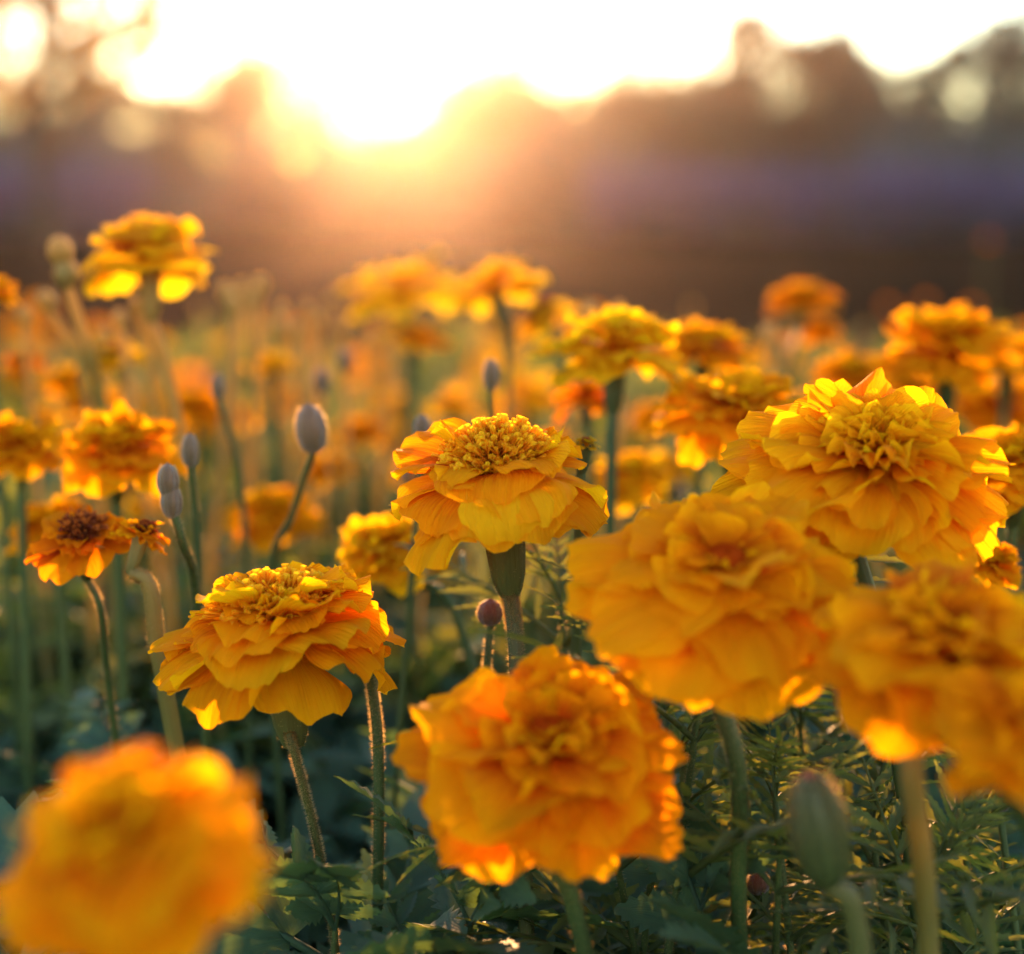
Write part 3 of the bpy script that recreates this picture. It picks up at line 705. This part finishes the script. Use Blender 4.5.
def bud(label, px, py, d, wpx, kind, seed, way=(), stem_m=None, side=0, toward=0, sr=.0012, hair=0, group='closed marigold buds', second=False, var=0, leaves=0):
    rng = np.random.default_rng(seed)
    r = wpx / 2 * d / FPX
    me = BUDS[kind][var % len(BUDS[kind])]
    ax = Vector((math.sin(rad(side)), -math.sin(rad(toward)), 1)).normalized()
    el = max(v.co.z for v in me.vertices) * r
    H = at(px, py, d) - ax * el * .5
    ways = [at(*w) for w in way] or [H - ax * (H.z * .45) * Vector((1, 1, 1)).length / 1.732 + Vector((rng.normal(0, .008), rng.normal(0, .008), 0))]
    last = ways[-1]; b = Vector((last.x + rng.normal(0, .01), last.y + rng.normal(0, .01), .008))
    root = thing('marigold_bud', b, label, 'flower bud', group)
    st, P, RR = stem_obj(root, b, [b] + ways[::-1] + [H + ax * r * .1], sr, sr * .9, stem_m or STEM, seed, hair)
    q = ax.to_track_quat('Z', 'Y')
    obj('bud_head', me, root, H - b, q, r)
    if second: obj('lower_bud', BUDS[kind][0], root, H - ax * r * 1.9 + Vector((r * .25, 0, 0)) - b, q, r * 1.0)
    if leaves: add_leaves(st, P, np.linspace(.3, .6, leaves), LEAVES_PALE, rng, .8)
    return root
bud('grey mauve bud above a second swelling, in front of the tawny pompom', 168, 480, .535, 22, 'mauve', 1, [(182, 540, .54), (196, 590, .56)], sr=.0014, hair=400, second=True)
bud('grey bud just behind the one with a second swelling', 190, 450, .57, 18, 'mauve', 2, [(196, 520, .58)], var=1, hair=200)
bud('plump mauve bud leaning on a long thin stem', 311, 428, .59, 32, 'mauve', 3, [(305, 475, .60), (290, 520, .61), (272, 560, .62)], side=-6, hair=200)
bud('slim dark bud on a straight stem beside the hazy stalks', 218, 386, .66, 14, 'mauve', 4, [(240, 480, .67)], var=1)
bud('slim mauve bud rising straight behind the fuzzy-domed marigold', 491, 374, .63, 17, 'mauve', 5, [(493, 450, .64)], var=1)
bud('faint bud beside the plump mauve one', 322, 380, .80, 18, 'mauve', 6, (), STEM_P)
bud('small pale bud in the haze above the plump mauve one', 345, 360, .85, 16, 'mauve', 7, (), STEM_P)
bud('small brown bud just above the shoulder of the fuzzy-domed marigold', 422, 428, .60, 18, 'mauve', 8, (), STEM)
bud('reddish pointed bud beside the thick stem of the fuzzy-domed marigold', 490, 612, .53, 26, 'red', 9, [(486, 680, .53)], hair=300)
bud('brown spent flower cup under the edge of the fringed marigold', 370, 660, .52, 26, 'red', 10, [(378, 750, .52)], STEM, hair=900, sr=.0017)
bud('big blurred green bud with reddish tip, low beside the stout pale stem', 818, 828, .395, 60, 'green', 11, [(852, 905, .40)], STEM_B, -12, 6, .0028)
bud('small red bud close to the ground beside the straight green stem', 758, 882, .50, 24, 'red', 12, [(750, 930, .51)], sr=.0012)
bud('orange red bud nestled in leaves under the deep orange marigold', 1000, 800, .52, 22, 'red', 13)
# tall hazy stalks, sun glow put into their pale straw colour
bud('tallest seed stalk with a double knobbed head, leaning', 60, 250, .70, 24, 'straw', 21, [(86, 345, .71), (100, 400, .73)], STEM_P, -6, 0, .0026, 0, 'tall hazy seed stalks', True)
bud('thin seed stalk beside the tallest double knobbed one', 46, 300, .78, 18, 'straw', 22, [(80, 360, .79)], STEM_P, -10, 0, .0020, 0, 'tall hazy seed stalks')
bud('short seed stalk standing apart by the left edge', 24, 315, .80, 14, 'straw', 23, (), STEM_P, 0, 0, .0016, 0, 'tall hazy seed stalks')
bud('slim stalk directly behind the stem of the tall golden marigold', 136, 305, .75, 12, 'straw', 24, [(150, 365, .76)], STEM_P, 0, 0, .0017, 0, 'tall hazy seed stalks')
for k, (px, py, d, w) in enumerate(((226, 292, .86, 16), (242, 290, .92, 14), (260, 285, .88, 16), (282, 312, 1.0, 13), (308, 310, 1.0, 12), (318, 322, .98, 13), (334, 300, 1.15, 11), (590, 312, .80, 14), (619, 308, .85, 10), (770, 335, .92, 16), (778, 352, .90, 14), (280, 330, .95, 16), (250, 320, 1.1, 12), (366, 345, 1.1, 12), (392, 355, 1.0, 12), (232, 305, .84, 15), (252, 300, .86, 13), (298, 330, .9, 13), (342, 330, .95, 12), (120, 320, .8, 14), (104, 335, .85, 13))):
    bud('slender hazy seed stalk among the cluster, no flower', px, py, d, w, 'straw', 60 + k, (), STEM_P, (k * 37 % 13) - 6, 0, .0019, 150, 'slender hazy stalks', var=k)
rng = np.random.default_rng(12)
for k in range(150):
    d = rng.uniform(.75, 2.3); px = rng.uniform(-60, 1090) if k % 3 else rng.uniform(180, 620)
    z = rng.uniform(.24, .345); py = 210 + (CAM_H - z) * FPX / d
    bud('thin pale bud stalk lost in the blur of the bed', px, py, d, rng.uniform(.006, .009) * FPX / d, ('straw', 'mauve', 'straw')[k % 3], 200 + k, (), (STEM_P, STEM, STEM_P)[k % 3], rng.uniform(-10, 10), rng.uniform(-6, 6), rng.uniform(.001, .0018), 0, 'thin bud stalks blurred in the bed', var=k)

# ------------------------------------------------------------------ leafy shoots
def shoot(label, px, py, d, h_leaf, seed, meshes, group, n=5, sc=1.0, stem_m=STEM, hair=0, lean=0.0):
    rng = np.random.default_rng(seed)
    T = at(px, py, d)
    b = Vector((T.x + rng.normal(0, .012) - lean * T.z, T.y + rng.normal(0, .015), .006))
    root = thing('leafy_shoot', b, label, 'foliage plant', group)
    mid = b * .5 + T * .5 + Vector((rng.normal(0, .008) - lean * .02, rng.normal(0, .008), 0))
    st, P, RR = stem_obj(root, b, [b, mid, T], .0019, .0009, stem_m, seed, hair)
    add_leaves(st, P, np.linspace(1 - h_leaf, .97, n), meshes, rng, sc)
    for k in range(3):
        a = rng.uniform(0, 6.28)
        obj('leaf', meshes[rng.integers(len(meshes))], st, P[-1], basis((math.cos(a) * .6, math.sin(a) * .6, 1), rng.normal(0, .4)), sc * rng.uniform(.45, .7))
    return root
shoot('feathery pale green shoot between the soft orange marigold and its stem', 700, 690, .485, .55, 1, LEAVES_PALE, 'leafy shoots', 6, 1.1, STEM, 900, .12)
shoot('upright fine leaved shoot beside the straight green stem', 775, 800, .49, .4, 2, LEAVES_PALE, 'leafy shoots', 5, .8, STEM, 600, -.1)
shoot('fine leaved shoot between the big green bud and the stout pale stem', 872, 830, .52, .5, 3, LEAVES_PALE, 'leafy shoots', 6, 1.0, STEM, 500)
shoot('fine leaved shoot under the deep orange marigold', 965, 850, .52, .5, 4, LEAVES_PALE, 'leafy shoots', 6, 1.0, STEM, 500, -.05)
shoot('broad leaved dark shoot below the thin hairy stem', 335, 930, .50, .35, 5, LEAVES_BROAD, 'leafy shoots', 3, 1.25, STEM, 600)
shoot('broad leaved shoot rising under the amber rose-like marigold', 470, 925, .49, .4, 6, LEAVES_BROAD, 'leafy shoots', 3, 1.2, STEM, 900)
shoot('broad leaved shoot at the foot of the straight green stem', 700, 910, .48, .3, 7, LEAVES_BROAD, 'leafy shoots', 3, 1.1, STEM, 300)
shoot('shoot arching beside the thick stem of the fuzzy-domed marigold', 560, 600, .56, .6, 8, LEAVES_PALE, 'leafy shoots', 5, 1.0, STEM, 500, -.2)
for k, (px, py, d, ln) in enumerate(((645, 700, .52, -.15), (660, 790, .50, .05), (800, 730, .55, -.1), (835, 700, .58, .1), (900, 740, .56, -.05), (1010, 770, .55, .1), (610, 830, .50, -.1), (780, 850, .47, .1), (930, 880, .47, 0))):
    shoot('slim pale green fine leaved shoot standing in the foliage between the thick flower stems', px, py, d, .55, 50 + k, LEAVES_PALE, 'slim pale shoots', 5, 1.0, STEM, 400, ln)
rng = np.random.default_rng(4)
LAB = 'green pinnate marigold shoot without bloom in the dense foliage between the stems'
for k in range(70):
    d = rng.uniform(.46, 1.05); px = rng.uniform(-60, 1090); z = rng.uniform(.15, .215) - .05 * max(0, .6 - d)
    py = 210 + (CAM_H - z) * FPX / d
    shoot(LAB, px, py, d, .6, 300 + k, LEAVES if k % 4 else LEAVES_BROAD, 'green shoots between the stems', 5, rng.uniform(.8, 1.15), STEM, 0, rng.normal(0, .08))

# ------------------------------------------------------------------ undergrowth: uncountable leaves
def undergrowth(name, n, y0, y1, z0, z1, seed, m, xm=.3, dens_near=1.0, smin=.75, label='dense dark green marigold foliage covering the flower bed', up=-.3):
    rng = np.random.default_rng(seed)
    mb = MB(); lows = [(np.concatenate(l.V), np.concatenate(l.F), np.concatenate(l.A)) for l in LOW]
    for k in range(n):
        y = y0 + (y1 - y0) * rng.uniform() ** dens_near
        x = rng.uniform(-1, 1) * (xm + .36 * y); z = rng.uniform(z0, z1)
        a = rng.uniform(0, 6.283); q = basis((math.cos(a), math.sin(a), rng.uniform(up, up * .5 + 1.3)), rng.normal(0, .5)).to_matrix()
        V, F, A = lows[rng.integers(len(lows))]
        A = A.copy(); A[:, 1] = rng.uniform()
        mb.add(V @ (np.array(q).T * rng.uniform(smin, 1.3)) + np.array([x, y, z]), F, A)
    o = obj(name, mb.mesh(name, [m])); o['kind'] = 'stuff'
    o['label'] = label; o['category'] = 'foliage'
    return o
undergrowth('foliage', 4600, .36, 3.05, .02, .20, 5, LEAF, .35, 1.25)
undergrowth('backlit_tint_foliage', 2900, .75, 2.6, .12, .215, 6, LEAF_L, .3, 1.2, .6, 'marigold leaf tips in the far half of the bed, tinted pale as if backlit', 1.0)  # lighter leaf colour imitates the sun glowing through the bed
undergrowth('near_foliage', 1500, .34, 1.05, .07, .195, 8, LEAF, .22, 1.0, .8, 'cool green toothed marigold leaves filling the front of the flower bed', -.2)
# ------------------------------------------------------------------ haze
m, nt, out = mat('haze_air')
pv = N(nt, 'ShaderNodeVolumePrincipled')
pv.inputs['Color'].default_value = (1, .80, .70, 1)
pv.inputs['Density'].default_value = 0.00054
pv.inputs['Anisotropy'].default_value = 0.89
nt.links.new(pv.outputs[0], out.inputs['Volume'])
bpy.ops.mesh.primitive_cube_add(size=1, location=(0, 24, 3))
hz = bpy.context.object; hz.name = 'haze'; hz.scale = (60, 60, 8)
hz.data.materials.append(m); hz['kind'] = 'stuff'
for o in bpy.data.objects:
    if 'head' in o: del o['head']
